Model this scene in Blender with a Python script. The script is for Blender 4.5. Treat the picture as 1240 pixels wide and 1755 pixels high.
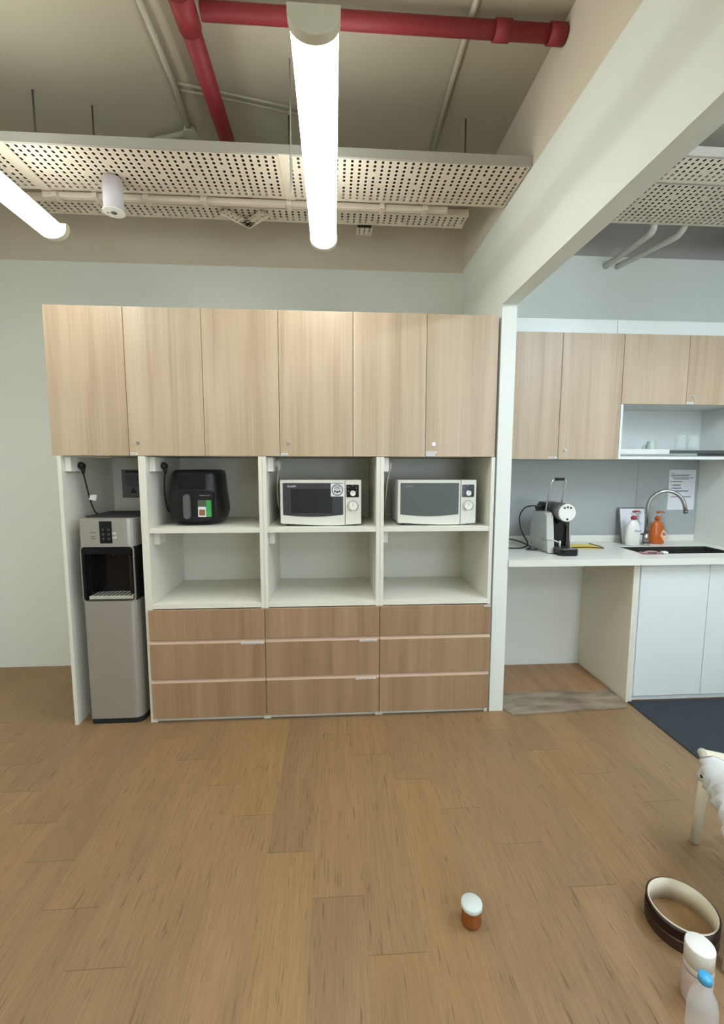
import bpy, bmesh, math, random
from mathutils import Vector, Matrix
random.seed(7)
S = bpy.context.scene
for o in list(bpy.data.objects): bpy.data.objects.remove(o)
COL = S.collection

# ------------------------------------------------------------ camera
F_PX = 757.3753; YAW = .0642; PITCH = -.1039; ROLL = .0019
cyw, syw = math.cos(YAW), math.sin(YAW); cp, sp = math.cos(PITCH), math.sin(PITCH)
fw = Vector((syw*cp, cyw*cp, sp)); r0 = Vector((cyw, -syw, 0)); u0 = r0.cross(fw)
cr, sr = math.cos(ROLL), math.sin(ROLL)
rt = r0*cr + u0*sr; up = u0*cr - r0*sr
cam = bpy.data.cameras.new('camera'); co = bpy.data.objects.new('camera', cam); COL.objects.link(co)
M = Matrix((rt, up, -fw)).transposed().to_4x4(); M.translation = Vector((0, -2.5242, 1.5)); co.matrix_world = M
cam.sensor_fit = 'VERTICAL'; cam.sensor_height = 36; cam.lens = 36*F_PX/1755; cam.clip_start = .02
S.camera = co

# ------------------------------------------------------------ world, light, exposure
w = bpy.data.worlds.new('world'); S.world = w; w.use_nodes = True
w.node_tree.nodes['Background'].inputs[0].default_value = (.8, .9, 1, 1)
w.node_tree.nodes['Background'].inputs[1].default_value = .3
S.view_settings.view_transform = 'Standard'; S.view_settings.look = 'None'
S.view_settings.gamma = 1; S.view_settings.exposure = 0.26; S.view_settings.use_curve_mapping = False
LAMP = 21.0; LAMP_COL = (.965, 1, .945); LAMP_COOL = (.74, .86, 1)

# ------------------------------------------------------------ materials
def lin(c):
    return tuple((v/12.92 if v <= .04045 else ((v+.055)/1.055)**2.4) for v in [x/255 for x in c])+(1,)
def base(name):
    m = bpy.data.materials.new(name); m.use_nodes = True
    return m, m.node_tree.nodes, m.node_tree.links, m.node_tree.nodes['Principled BSDF']
def mat(name, rgb, rough=.5, metal=0, noise=0, nscale=8, bump=0, bscale=200, alpha=1, trans=0, coat=0, ior=1.45):
    m, N, L, b = base(name)
    b.inputs['Base Color'].default_value = lin(rgb); b.inputs['Roughness'].default_value = rough
    b.inputs['Metallic'].default_value = metal; b.inputs['Transmission Weight'].default_value = trans
    b.inputs['Coat Weight'].default_value = coat; b.inputs['IOR'].default_value = ior
    b.inputs['Alpha'].default_value = alpha
    tc = N.new('ShaderNodeTexCoord')
    nz = N.new('ShaderNodeTexNoise'); nz.inputs['Scale'].default_value = nscale; nz.inputs['Detail'].default_value = 4
    L.new(tc.outputs['Object'], nz.inputs['Vector'])
    mx = N.new('ShaderNodeMix'); mx.data_type = 'RGBA'
    c = lin(rgb); k = 1-noise
    mx.inputs[6].default_value = (c[0]*k, c[1]*k, c[2]*k, 1); mx.inputs[7].default_value = tuple(min(1, v*(1+noise*.6)) for v in c[:3])+(1,)
    L.new(nz.outputs['Fac'], mx.inputs[0]); L.new(mx.outputs[2], b.inputs['Base Color'])
    if bump:
        n2 = N.new('ShaderNodeTexNoise'); n2.inputs['Scale'].default_value = bscale; L.new(tc.outputs['Object'], n2.inputs['Vector'])
        bp = N.new('ShaderNodeBump'); bp.inputs['Strength'].default_value = bump; bp.inputs['Distance'].default_value = .002
        L.new(n2.outputs['Fac'], bp.inputs['Height']); L.new(bp.outputs['Normal'], b.inputs['Normal'])
    return m
def wood(name, c1, c2, c3):
    """vertical-grain laminate"""
    m, N, L, b = base(name); b.inputs['Roughness'].default_value = .42
    tc = N.new('ShaderNodeTexCoord'); oi = N.new('ShaderNodeObjectInfo')
    add = N.new('ShaderNodeVectorMath'); add.operation = 'MULTIPLY_ADD'
    L.new(oi.outputs['Random'], add.inputs[0]); add.inputs[1].default_value = (37, 11, 23); L.new(tc.outputs['Object'], add.inputs[2])
    def nz(sx, sz, det, dist=0):
        mp = N.new('ShaderNodeMapping'); mp.inputs['Scale'].default_value = (sx, sx, sz); L.new(add.outputs[0], mp.inputs['Vector'])
        n = N.new('ShaderNodeTexNoise'); n.inputs['Scale'].default_value = 1; n.inputs['Detail'].default_value = det
        n.inputs['Distortion'].default_value = dist; L.new(mp.outputs[0], n.inputs['Vector']); return n
    a = nz(11, .45, 3, .6); f = nz(120, 1.2, 4)
    mm = N.new('ShaderNodeMath'); mm.operation = 'MULTIPLY_ADD'; L.new(f.outputs['Fac'], mm.inputs[0]); mm.inputs[1].default_value = .35
    m2 = N.new('ShaderNodeMath'); m2.operation = 'MULTIPLY'; L.new(a.outputs['Fac'], m2.inputs[0]); m2.inputs[1].default_value = .75
    L.new(m2.outputs[0], mm.inputs[2])
    rp = N.new('ShaderNodeValToRGB'); e = rp.color_ramp.elements
    e[0].position = .38; e[0].color = lin(c1); e[1].position = .72; e[1].color = lin(c3)
    x = rp.color_ramp.elements.new(.55); x.color = lin(c2)
    L.new(mm.outputs[0], rp.inputs['Fac']); L.new(rp.outputs['Color'], b.inputs['Base Color'])
    return m
def floor_mat():
    m, N, L, b = base('vinyl_plank_floor'); b.inputs['Roughness'].default_value = .46
    tc = N.new('ShaderNodeTexCoord'); sx = N.new('ShaderNodeSeparateXYZ'); L.new(tc.outputs['Object'], sx.inputs[0])
    def ma(op, a, b_=None, c_=None):
        n = N.new('ShaderNodeMath'); n.operation = op
        for k, v in enumerate((a, b_, c_)):
            if v is None: continue
            if isinstance(v, (int, float)): n.inputs[k].default_value = v
            else: L.new(v, n.inputs[k])
        return n.outputs[0]
    PW, PL = .182, .95
    rowf = ma('DIVIDE', ma('ADD', sx.outputs['X'], .627), PW); row = ma('FLOOR', rowf)
    uu = ma('DIVIDE', ma('ADD', ma('ADD', sx.outputs['Y'], .546), ma('MULTIPLY', row, .193)), PL); idx = ma('FLOOR', uu)
    cbn = N.new('ShaderNodeCombineXYZ'); L.new(row, cbn.inputs[0]); L.new(idx, cbn.inputs[1])
    wn = N.new('ShaderNodeTexWhiteNoise'); wn.noise_dimensions = '2D'; L.new(cbn.outputs[0], wn.inputs['Vector'])
    butt = ma('LESS_THAN', ma('MULTIPLY', ma('FRACT', uu), PL), .0028)
    side = ma('LESS_THAN', ma('MULTIPLY', ma('FRACT', rowf), PW), .0012)
    seam = ma('MAXIMUM', butt, ma('MULTIPLY', side, .30))
    rp = N.new('ShaderNodeValToRGB'); e = rp.color_ramp.elements
    e[0].position = 0; e[0].color = lin((144, 115, 81)); e[1].position = 1; e[1].color = lin((152, 120, 80))
    x = e.new(.5); x.color = lin((148, 118, 83)); L.new(wn.outputs['Value'], rp.inputs['Fac'])
    sh = N.new('ShaderNodeVectorMath'); sh.operation = 'MULTIPLY_ADD'; L.new(wn.outputs['Color'], sh.inputs[0]); sh.inputs[1].default_value = (5, 9, 13); L.new(tc.outputs['Object'], sh.inputs[2])
    def nz(sc, det, dist=0):
        q = N.new('ShaderNodeMapping'); q.inputs['Scale'].default_value = sc; L.new(sh.outputs[0], q.inputs['Vector'])
        n = N.new('ShaderNodeTexNoise'); n.inputs['Scale'].default_value = 1; n.inputs['Detail'].default_value = det; n.inputs['Distortion'].default_value = dist
        L.new(q.outputs[0], n.inputs['Vector']); return n
    broad = nz((9, 1.3, 1), 3, 1.2); fine = nz((170, 7, 1), 4); dash = nz((120, 9, 1), 2); blot = nz((2.2, 1.1, 1), 2)
    def mul(col, fac_node, lo, hi, frm=.3, to=.7):
        mr = N.new('ShaderNodeMapRange'); L.new(fac_node, mr.inputs[0])
        for i, v in enumerate((frm, to, lo, hi)): mr.inputs[1+i].default_value = v
        vm = N.new('ShaderNodeVectorMath'); vm.operation = 'SCALE'; L.new(col, vm.inputs[0]); L.new(mr.outputs[0], vm.inputs['Scale']); return vm.outputs[0]
    c = mul(rp.outputs['Color'], broad.outputs['Fac'], .91, 1.06)
    c = mul(c, fine.outputs['Fac'], .86, 1.10)
    c = mul(c, dash.outputs['Fac'], .62, 1.0, .28, .38)
    c = mul(c, blot.outputs['Fac'], .93, 1.06)
    c = mul(c, seam, 1.0, .62, 0, 1)
    L.new(c, b.inputs['Base Color'])
    return m
def mottled(name, c1, c2, rough=.6, scale=(3, 9, 1)):
    m, N, L, b = base(name); b.inputs['Roughness'].default_value = rough
    tc = N.new('ShaderNodeTexCoord'); q = N.new('ShaderNodeMapping'); q.inputs['Scale'].default_value = scale; L.new(tc.outputs['Object'], q.inputs['Vector'])
    n = N.new('ShaderNodeTexNoise'); n.inputs['Scale'].default_value = 1; n.inputs['Detail'].default_value = 6; L.new(q.outputs[0], n.inputs['Vector'])
    rp = N.new('ShaderNodeValToRGB'); e = rp.color_ramp.elements; e[0].position = .35; e[0].color = lin(c1); e[1].position = .65; e[1].color = lin(c2)
    L.new(n.outputs['Fac'], rp.inputs['Fac']); L.new(rp.outputs['Color'], b.inputs['Base Color']); return m
def mat_board():
    """loose vinyl board: brown wood print, scuffed grey along its front"""
    m, N, L, b = base('worn_vinyl_board'); b.inputs['Roughness'].default_value = .5
    tc = N.new('ShaderNodeTexCoord'); sx = N.new('ShaderNodeSeparateXYZ'); L.new(tc.outputs['Object'], sx.inputs[0])
    q = N.new('ShaderNodeMapping'); q.inputs['Scale'].default_value = (5, 16, 1); L.new(tc.outputs['Object'], q.inputs['Vector'])
    n = N.new('ShaderNodeTexNoise'); n.inputs['Scale'].default_value = 1; n.inputs['Detail'].default_value = 7; L.new(q.outputs[0], n.inputs['Vector'])
    rp = N.new('ShaderNodeValToRGB'); e = rp.color_ramp.elements; e[0].position = .33; e[0].color = lin((112, 96, 78)); e[1].position = .62; e[1].color = lin((158, 143, 122))
    L.new(n.outputs['Fac'], rp.inputs['Fac'])
    q2 = N.new('ShaderNodeMapping'); q2.inputs['Scale'].default_value = (14, 2, 1); L.new(tc.outputs['Object'], q2.inputs['Vector'])
    n2 = N.new('ShaderNodeTexNoise'); n2.inputs['Scale'].default_value = 1; n2.inputs['Detail'].default_value = 4; L.new(q2.outputs[0], n2.inputs['Vector'])
    r2 = N.new('ShaderNodeValToRGB'); e = r2.color_ramp.elements; e[0].position = .3; e[0].color = lin((146, 110, 78)); e[1].position = .7; e[1].color = lin((170, 130, 94))
    L.new(n2.outputs['Fac'], r2.inputs['Fac'])
    ad = N.new('ShaderNodeMath'); ad.operation = 'MULTIPLY_ADD'; L.new(n.outputs['Fac'], ad.inputs[0]); ad.inputs[1].default_value = .10; L.new(sx.outputs['Y'], ad.inputs[2])
    mr = N.new('ShaderNodeMapRange'); L.new(ad.outputs[0], mr.inputs[0]); mr.inputs[1].default_value = .225; mr.inputs[2].default_value = .265
    mx = N.new('ShaderNodeMix'); mx.data_type = 'RGBA'; L.new(mr.outputs[0], mx.inputs[0]); L.new(rp.outputs['Color'], mx.inputs[6]); L.new(r2.outputs['Color'], mx.inputs[7])
    L.new(mx.outputs[2], b.inputs['Base Color']); return m
def emit(name, rgb, s):
    m, N, L, b = base(name); N.remove(b); e = N.new('ShaderNodeEmission'); e.inputs[0].default_value = tuple(rgb)+(1,); e.inputs[1].default_value = s
    L.new(e.outputs[0], N['Material Output'].inputs[0]); return m

WHITE = mat('white_wall_paint', (230, 234, 227), .7, noise=.015)
BEIGE = mat('beige_concrete_paint', (212, 202, 184), .8, noise=.04, nscale=3)
GREYP = mat('grey_concrete_paint', (170, 168, 164), .8, noise=.04, nscale=3)
SLAB = mat('ceiling_concrete', (180, 173, 152), .85, noise=.06, nscale=2.5, bump=.2, bscale=40)
FLOOR = floor_mat()
OAK = wood('light_oak_laminate', (170, 148, 122), (186, 165, 139), (196, 177, 152))
OAKD = wood('oak_laminate_drawers', (146, 117, 88), (162, 132, 102), (172, 143, 112))
OAKE = mat('oak_edge_lip', (196, 168, 144), .5, noise=.03)
MEL = mat('white_melamine', (226, 224, 212), .45, noise=.01)
MELK = mat('white_gloss_door', (226, 230, 228), .3, noise=.008)
TRAYM = mat('painted_tray_metal', (214, 202, 184), .55, noise=.02)
TRAYG = mat('tray_flange_grey', (168, 164, 154), .55, noise=.03)
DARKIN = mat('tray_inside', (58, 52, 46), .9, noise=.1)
RED = mat('red_pipe_paint', (138, 44, 48), .55, noise=.06)
PVC = mat('white_conduit', (204, 200, 188), .5, noise=.02)
CONC = mat('painted_conduit', (182, 176, 158), .6, noise=.02)
ROD = mat('galvanised_rod', (120, 118, 112), .5, .6, noise=.05)
BLK = mat('black_plastic', (24, 25, 27), .35, noise=.05)
BLKG = mat('gloss_black', (16, 17, 19), .12, noise=.05)
BLKM = mat('matt_black', (30, 31, 32), .6, noise=.05)
SIL = mat('silver_paint', (176, 174, 168), .38, .55, noise=.02, nscale=20)
SILD = mat('dark_silver_side', (112, 114, 116), .4, .5, noise=.02)
CHR = mat('chrome', (206, 208, 208), .3, 1, noise=.02)
SINKM = mat('sink_steel', (96, 96, 90), .35, .8, noise=.05, nscale=60)
STEEL = mat('brushed_steel', (170, 170, 166), .3, 1, noise=.05, nscale=60)
OFFW = mat('microwave_white', (216, 217, 206), .4, noise=.01)
GLASSD = mat('dark_door_glass', (58, 61, 64), .3, noise=.05)
GLASSD2 = mat('greenish_door_glass', (84, 90, 86), .45, noise=.05)
GLASSK = mat('window_mesh_dark', (34, 37, 40), .25, noise=.1)
PAPER = mat('paper', (226, 228, 232), .7, noise=.01)
PAPERG = mat('shaded_paper', (120, 124, 120), .7, noise=.03)  # paper colour darkened to carry the shade inside the niche
INK = mat('ink', (60, 62, 68), .7, noise=.05)
INKL = mat('light_ink', (140, 142, 146), .7, noise=.05)
GREEN = mat('green_label', (62, 160, 84), .5, noise=.08)
BROWNP = mat('food_print', (150, 100, 66), .5, noise=.3, nscale=60)
CARPET = mat('charcoal_carpet', (52, 58, 64), .95, noise=.25, nscale=140, bump=.8, bscale=300)
BOARD = mat_board()
STONE = mat('white_worktop', (226, 226, 216), .3, noise=.015, nscale=90)
SPLASH = mat('grey_glass_splashback', (168, 172, 172), .12, noise=.01)
YEL = mat('yellow_plastic', (250, 214, 92), .5, noise=.04)
PINK = mat('pink_print', (226, 176, 178), .6, noise=.05)
WPL = mat('white_plastic', (232, 232, 224), .38, noise=.01)
CREAM = mat('cream_plastic', (222, 214, 192), .5, noise=.015)
REDP = mat('maroon_pump', (170, 52, 72), .35, noise=.05)
AMBER = mat('orange_soap', (196, 96, 36), .2, noise=.1, nscale=30)
BLUE = mat('blue_cap', (70, 168, 220), .3, noise=.03)
CLEAR = mat('clear_plastic', (225, 228, 232), .08, alpha=.35)
GLASS = mat('clear_glass', (226, 236, 232), .05, alpha=.22)
PALEG = mat('pale_green_ceramic', (176, 196, 184), .3, noise=.02)
COPPER = mat('copper_glass', (150, 88, 44), .15, .3, noise=.3, nscale=50)
LID = mat('silver_lid', (206, 214, 210), .3, 0, noise=.03)
BRN = mat('dark_brown_edging', (58, 40, 34), .35, noise=.1)
BRN2 = mat('light_brown_edge', (120, 98, 90), .45, noise=.05)
BAGM = mat('white_bag_film', (246, 246, 244), .4, noise=.02)
MAUVE = mat('sensor_grey', (206, 202, 208), .5, noise=.02)
CAPI = mat('fitting_end_cap', (214, 210, 190), .5, noise=.01)
LIT = emit('lit_diffuser', LAMP_COL, LAMP); LITC = emit('fill_diffuser_cool', LAMP_COOL, LAMP*3.1)

# ------------------------------------------------------------ mesh helpers
class B:
    def __init__(s): s.bm = bmesh.new()
    def _tag(s, geom, mi):
        for f in geom:
            if isinstance(f, bmesh.types.BMFace): f.material_index = mi
    def box(s, x0, x1, y0, y1, z0, z1, bev=0, mi=0, seg=2):
        g = bmesh.ops.create_cube(s.bm, size=1)['verts']
        for v in g: v.co = Vector(((x0+x1)/2+v.co.x*(x1-x0), (y0+y1)/2+v.co.y*(y1-y0), (z0+z1)/2+v.co.z*(z1-z0)))
        fs = {f for v in g for f in v.link_faces}
        for f in fs: f.material_index = mi
        if bev:
            es = list({e for v in g for e in v.link_edges})
            bmesh.ops.bevel(s.bm, geom=es, offset=bev, segments=seg, profile=.5, affect='EDGES')
        return s
    def cyl(s, x, y, z0, z1, r, r2=None, n=24, mi=0):
        return s.tube([(x, y, z0), (x, y, z1)], [r, r if r2 is None else r2], n, mi)
    def tube(s, pts, r, n=10, mi=0, cap=True):
        pts = [Vector(p) for p in pts]; rs = r if isinstance(r, (list, tuple)) else [r]*len(pts)
        rings = []; ref = None
        for i, p in enumerate(pts):
            t = (pts[min(i+1, len(pts)-1)]-pts[max(i-1, 0)]).normalized()
            if ref is None: ref = t.orthogonal().normalized()
            ref = (ref-t*ref.dot(t)).normalized(); bi = t.cross(ref)
            rings.append([s.bm.verts.new(p+(ref*math.cos(2*math.pi*k/n)+bi*math.sin(2*math.pi*k/n))*rs[i]) for k in range(n)])
        for a, b in zip(rings, rings[1:]):
            for k in range(n):
                f = s.bm.faces.new((a[k], a[(k+1) % n], b[(k+1) % n], b[k])); f.material_index = mi; f.smooth = True
        if cap:
            for q in (rings[0][::-1], rings[-1]): s.bm.faces.new(q).material_index = mi
        return s
    def lathe(s, prof, cx=0, cy=0, n=32, mi=0, sx=1, sy=1, close=False):
        rings = []
        for r, z in prof:
            if r < 1e-5: rings.append([s.bm.verts.new((cx, cy, z))])
            else: rings.append([s.bm.verts.new((cx+sx*r*math.cos(2*math.pi*k/n), cy+sy*r*math.sin(2*math.pi*k/n), z)) for k in range(n)])
        pr = list(zip(rings, rings[1:]))
        if close: pr.append((rings[-1], rings[0]))
        for a, b in pr:
            for k in range(n):
                k2 = (k+1) % n
                if len(a) == 1 and len(b) == 1: continue
                if len(a) == 1: f = s.bm.faces.new((a[0], b[k2], b[k]))
                elif len(b) == 1: f = s.bm.faces.new((a[k], a[k2], b[0]))
                else: f = s.bm.faces.new((a[k], a[k2], b[k2], b[k]))
                f.material_index = mi; f.smooth = True
        return s
    def prism(s, poly, d0, d1, axis='y', mi=0, bev=0):
        """poly of (a,b) extruded along axis: y -> (x,z); z -> (x,y); x -> (y,z)"""
        def pt(a, b, d): return {'y': (a, d, b), 'z': (a, b, d), 'x': (d, a, b)}[axis]
        A = [s.bm.verts.new(pt(a, b, d0)) for a, b in poly]; C = [s.bm.verts.new(pt(a, b, d1)) for a, b in poly]
        n = len(poly); fs = [s.bm.faces.new(A), s.bm.faces.new(C[::-1])]
        for k in range(n): fs.append(s.bm.faces.new((A[k], C[k], C[(k+1) % n], A[(k+1) % n])))
        for f in fs: f.material_index = mi
        if bev:
            es = list(set(fs[0].edges) | set(fs[1].edges))
            bmesh.ops.bevel(s.bm, geom=es, offset=bev, segments=2, profile=.5, affect='EDGES')
        return s
def rrect(x0, x1, z0, z1, r, n=5):
    out = []
    for cx, cz, a0 in ((x1-r, z1-r, 0), (x0+r, z1-r, 90), (x0+r, z0+r, 180), (x1-r, z0+r, 270)):
        for k in range(n+1):
            a = math.radians(a0+90*k/n); out.append((cx+r*math.cos(a), cz+r*math.sin(a)))
    return out
def circ(cx, cz, r, n=28): return [(cx+r*math.cos(2*math.pi*k/n), cz+r*math.sin(2*math.pi*k/n)) for k in range(n)]
def obj(name, b, mats, parent=None, loc=None):
    bmesh.ops.recalc_face_normals(b.bm, faces=b.bm.faces)
    me = bpy.data.meshes.new(name); b.bm.to_mesh(me); b.bm.free()
    for m in (mats if isinstance(mats, (list, tuple)) else [mats]): me.materials.append(m)
    o = bpy.data.objects.new(name, me); COL.objects.link(o)
    if parent: o.parent = parent
    if loc: o.location = loc
    return o
def text(name, body, size, m, parent, loc, rx=90, ry=0, rz=0, ext=.0003):
    cu = bpy.data.curves.new(name, 'FONT'); cu.body = body; cu.size = size; cu.extrude = ext; cu.align_x = 'CENTER'; cu.align_y = 'CENTER'
    t = bpy.data.objects.new(name+'_tmp', cu); COL.objects.link(t)
    dg = bpy.context.evaluated_depsgraph_get(); me = bpy.data.meshes.new_from_object(t.evaluated_get(dg)); bpy.data.objects.remove(t); bpy.data.curves.remove(cu)
    me.materials.clear(); me.materials.append(m)
    o = bpy.data.objects.new(name, me); COL.objects.link(o); o.parent = parent; o.location = loc
    o.rotation_euler = (math.radians(rx), math.radians(ry), math.radians(rz)); return o
def thing(name, label, cat, loc=(0, 0, 0), rz=0, group=None):
    o = bpy.data.objects.new(name, None); COL.objects.link(o); o.location = loc; o.rotation_euler = (0, 0, rz); o.empty_display_size = .05
    o['label'] = label; o['category'] = cat
    if group: o['group'] = group
    return o
def tag(o, label, cat, group=None):
    o['label'] = label; o['category'] = cat
    if group: o['group'] = group
    return o
def struct(name, b, m):
    o = obj(name, b, m); o['kind'] = 'structure'; return o
def copy_tree(o, parent=None):
    c = o.copy(); COL.objects.link(c); c.parent = parent
    for ch in list(o.children): copy_tree(ch, c)
    return c

# ------------------------------------------------------------ room shell
ZC = 3.3          # slab
struct('floor', B().box(-4.3, 2.92, -6.1, .9, -.1, 0), FLOOR)
struct('ceiling', B().box(-4.3, 2.92, -6.1, .9, ZC, ZC+.15), SLAB)
struct('wall_back', B().box(-4.2, 1.0, .80, .90, 0, 2.895, mi=0).box(-4.2, 1.0, .80, .90, 2.895, ZC, mi=1), [WHITE, BEIGE])
struct('wall_left', B().box(-4.3, -4.2, -6, .9, 0, 2.895).box(-4.3, -4.2, -6, .9, 2.895, ZC, mi=1), [WHITE, BEIGE])
struct('wall_front', B().box(-4.2, 2.90, -6.1, -6, 0, 2.895).box(-4.2, 2.90, -6.1, -6, 2.895, ZC, mi=1), [WHITE, BEIGE])
PX0, PX1 = .947, 1.033
struct('wall_partition', B().box(PX0, PX1, 0, .80, 0, 2.403).box(PX0, PX1, -6, .80, 2.403, 2.91).box(PX0, PX1, -6, .80, 2.91, ZC, mi=1), [WHITE, BEIGE])
struct('wall_kitchen', B().box(PX1, 2.81, .60, .70, 0, 2.95).box(PX1, 2.81, .60, .70, 2.95, ZC, mi=1), [WHITE, GREYP])
struct('wall_right', B().box(2.81, 2.90, -6, .70, 0, 2.95).box(2.81, 2.90, -6, .70, 2.95, ZC, mi=1).box(2.695, 2.81, 0, .60, 0, 2.33), [WHITE, GREYP])
w1 = struct('fill_window_1', B().box(1.20, 2.66, -5.998, -5.96, .80, .86).box(1.20, 2.66, -5.998, -5.96, 2.40, 2.46).box(1.20, 1.26, -5.998, -5.96, .86, 2.40).box(2.60, 2.66, -5.998, -5.96, .86, 2.40).box(1.90, 1.94, -5.998, -5.96, .86, 2.40), WPL)  # unseen window, added behind the camera for cool frontal fill
obj('pane', B().box(1.26, 2.60, -5.985, -5.975, .86, 2.40), emit('added_fill_pane', (.74, .87, 1), 7), w1)  # glowing sheet added to light the kitchen side
struct('trim_1', B().box(PX1+.001, 1.79, .262, .60, 2.334, 2.418, .001).box(1.793, 2.694, .262, .60, 2.334, 2.418, .001), MELK)
struct('trim_2', B().box(PX1+.001, 1.850, .578, .60, .80, .90, .002), MEL)
tag(obj('carpet', B().prism([(1.868, -5.9), (2.805, -5.9), (2.805, -.003), (2.690, -.003), (2.690, .044), (1.868, .044)], .0005, .007, 'z'), CARPET), 'charcoal carpet laid along the front of the white sink cabinet', 'carpet')

# ------------------------------------------------------------ main joinery
def lockset(parent, x, y, z):
    b = B(); b.tube([(x, y, z), (x, y-.004, z)], .010, 18); b.tube([(x, y-.004, z), (x, y-.010, z)], .0065, 16)
    l = obj('lock', b, CHR, parent)
    obj('keyhole', B().box(x-.0008, x+.0008, y-.0112, y-.0100, z-.004, z+.004), BLK, l)
def sticker(parent, x, y, z, wd, h=.012, name='name_sticker'):
    s = obj(name, B().box(x, x+wd, y-.0012, y-.0001, z, z+h, .0003), PAPER, parent)
    b = B(); n = max(3, int(wd/.012))
    for k in range(n): b.box(x+wd*(.08+.84*k/n), x+wd*(.08+.84*(k+.7)/n), y-.0016, y-.0012, z+h*.38, z+h*.62)
    obj('printed_line', b, INK, s); return s
ZB, ZT = 1.5536, 2.341
DX = [-1.526, -1.118, -.710, -.299, .111, .524, .932]
ulab = ['oak laminate wall cabinet above the water dispenser, leftmost of the row of three', 'oak laminate wall cabinet in the middle of the row, above the left microwave', 'oak laminate wall cabinet beside the white pillar, above the right microwave']
for i in range(3):
    x0, xm, x1 = DX[2*i], DX[2*i+1], DX[2*i+2]
    t = thing('wall_cabinet', ulab[i], 'cabinet', (x0, 0, ZB), group='oak wall cabinets in the long row')
    W_ = x1-x0; H_ = ZT-ZB; D_ = .795
    b = B().box(.001, .019, .020, D_, .001, H_-.001).box(W_-.019, W_-.001, .020, D_, .001, H_-.001)
    b.box(.019, W_-.019, .020, D_, .001, .019).box(.019, W_-.019, .020, D_, H_-.019, H_-.001).box(.019, W_-.019, D_-.01, D_, .019, H_-.019)
    obj('body', b, [MEL], t)
    obj('door', B().box(.001, xm-x0-.0015, 0, .018, 0, H_, .001), OAK, t)
    d = obj('door', B().box(xm-x0+.0015, W_-.0015, 0, .018, 0, H_, .001), OAK, t)
    lockset(d, xm-x0+.048, 0, 1.625-ZB)
    sticker(d, xm-x0+.006, 0, .004, [.038, .038, .05][i])
    if i == 2: sticker(d, xm-x0+.006, 0, .0185, .060, .011)

# niche that houses the dispenser
t = thing('dispenser_niche', 'white panel niche standing around the silver water dispenser', 'panel', (-1.503, 0, 0))
obj('side_panel', B().box(0, .020, 0, .795, 0, ZB-.002, .001), MEL, t)
obj('back_panel', B().box(.0205, .425, .566, .582, 0, ZB-.002), MEL, t)

UX = [-1.0755, -.400, .2665, .936]
blab = ['open shelf unit with three oak drawers holding the black air fryer, beside the water dispenser', 'open shelf unit with three oak drawers, under the microwave with the round sticker', 'open shelf unit with three oak drawers against the white pillar, under the plain microwave']
ZD = [.030, .2696, .5032, .6815]
for i in range(3):
    x0, x1 = UX[i]+.0005, UX[i+1]-.0005; W_ = x1-x0; T = .0215
    t = thing('shelf_unit', blab[i], 'shelf unit', (x0, 0, 0), group='shelf and drawer units under the oak cabinets')
    b = B().box(0, T, .001, .565, 0, ZB-.002, .0008); 
    if i == 0: b = B().box(0, .040, .001, .565, 0, ZB-.002, .0008)
    obj('side_panel', b, MEL, t)
    obj('side_panel', B().box(W_-T, W_, .001, .565, 0, ZB-.002, .0008), MEL, t)
    L_ = .0405 if i == 0 else T+.0005
    obj('back_panel', B().box(L_, W_-T-.0005, .553, .565, .05, ZB-.002), MEL, t)
    obj('shelf', B().box(L_, W_-T-.0005, .004, .552, 1.120, 1.148, .001), MEL, t)
    obj('shelf', B().box(L_, W_-T-.0005, .001, .552, .6825, .710, .001), MEL, t)
    obj('plinth', B().box(L_, W_-T-.0005, .012, .03, .001, .0285, .001), MEL, t)
    fx0 = .0215 if i == 0 else .0015
    fx1 = W_-.0015 if i < 2 else W_-.003
    for k in range(3):
        z0, z1 = ZD[k], ZD[k+1]-.0025
        d = obj('drawer', B().box(fx0, fx1, -.018, 0, z0+.001, z1-(.020 if k < 2 else 0), .0008), OAKD, t)
        if k < 2:   # bevelled finger lip on top of the front
            pr = [(-.018, z1-.0205), (0, z1-.0205), (0, z1), (-.006, z1)]
            obj('finger_lip', B().prism([(a, z) for a, z in pr], fx0, fx1, 'x'), OAKE, d)
        if (i, k) == (0, 1): sticker(d, -.539-x0, -.018, .4725, .130, .0105)
        if (i, k) == (1, 1): sticker(d, .150-x0, -.018, .4715, .100, .0105)
        if (i, k) == (1, 0): sticker(d, .126-x0, -.018, .2375, .120, .0095)
        if (i, k) == (2, 2): sticker(d, .890-x0, -.018, .6685, .040, .0095)

# sockets on the inner sides of the bays
def socket(x, y0, y1, z0, z1, label):
    return tag(obj('power_socket', B().box(x, x+.032, y0, y1, z0, z1, .004), WPL), label, 'socket', 'white socket boxes on the shelf sides')
socket(-1.482, .03, .155, 1.466, 1.549, 'white socket box high inside the water dispenser niche, black plug in it')
socket(-1.0345, .045, .195, 1.466, 1.549, 'white socket box in the air fryer bay, black plug in it')
socket(-.3775, .04, .19, 1.466, 1.549, 'white socket box in the bay of the microwave with the round sticker')
socket(.2885, .04, .19, 1.466, 1.549, 'white socket box in the bay of the plain microwave')
for x, lb in ((-1.0345, 'leftmost, below the air fryer'), (-.3775, 'middle one, below the microwave with the round sticker'), (.2885, 'rightmost, below the plain microwave')):
    socket(x, .06, .16, 1.045, 1.119, 'small socket box in a lower bay, '+lb)

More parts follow.
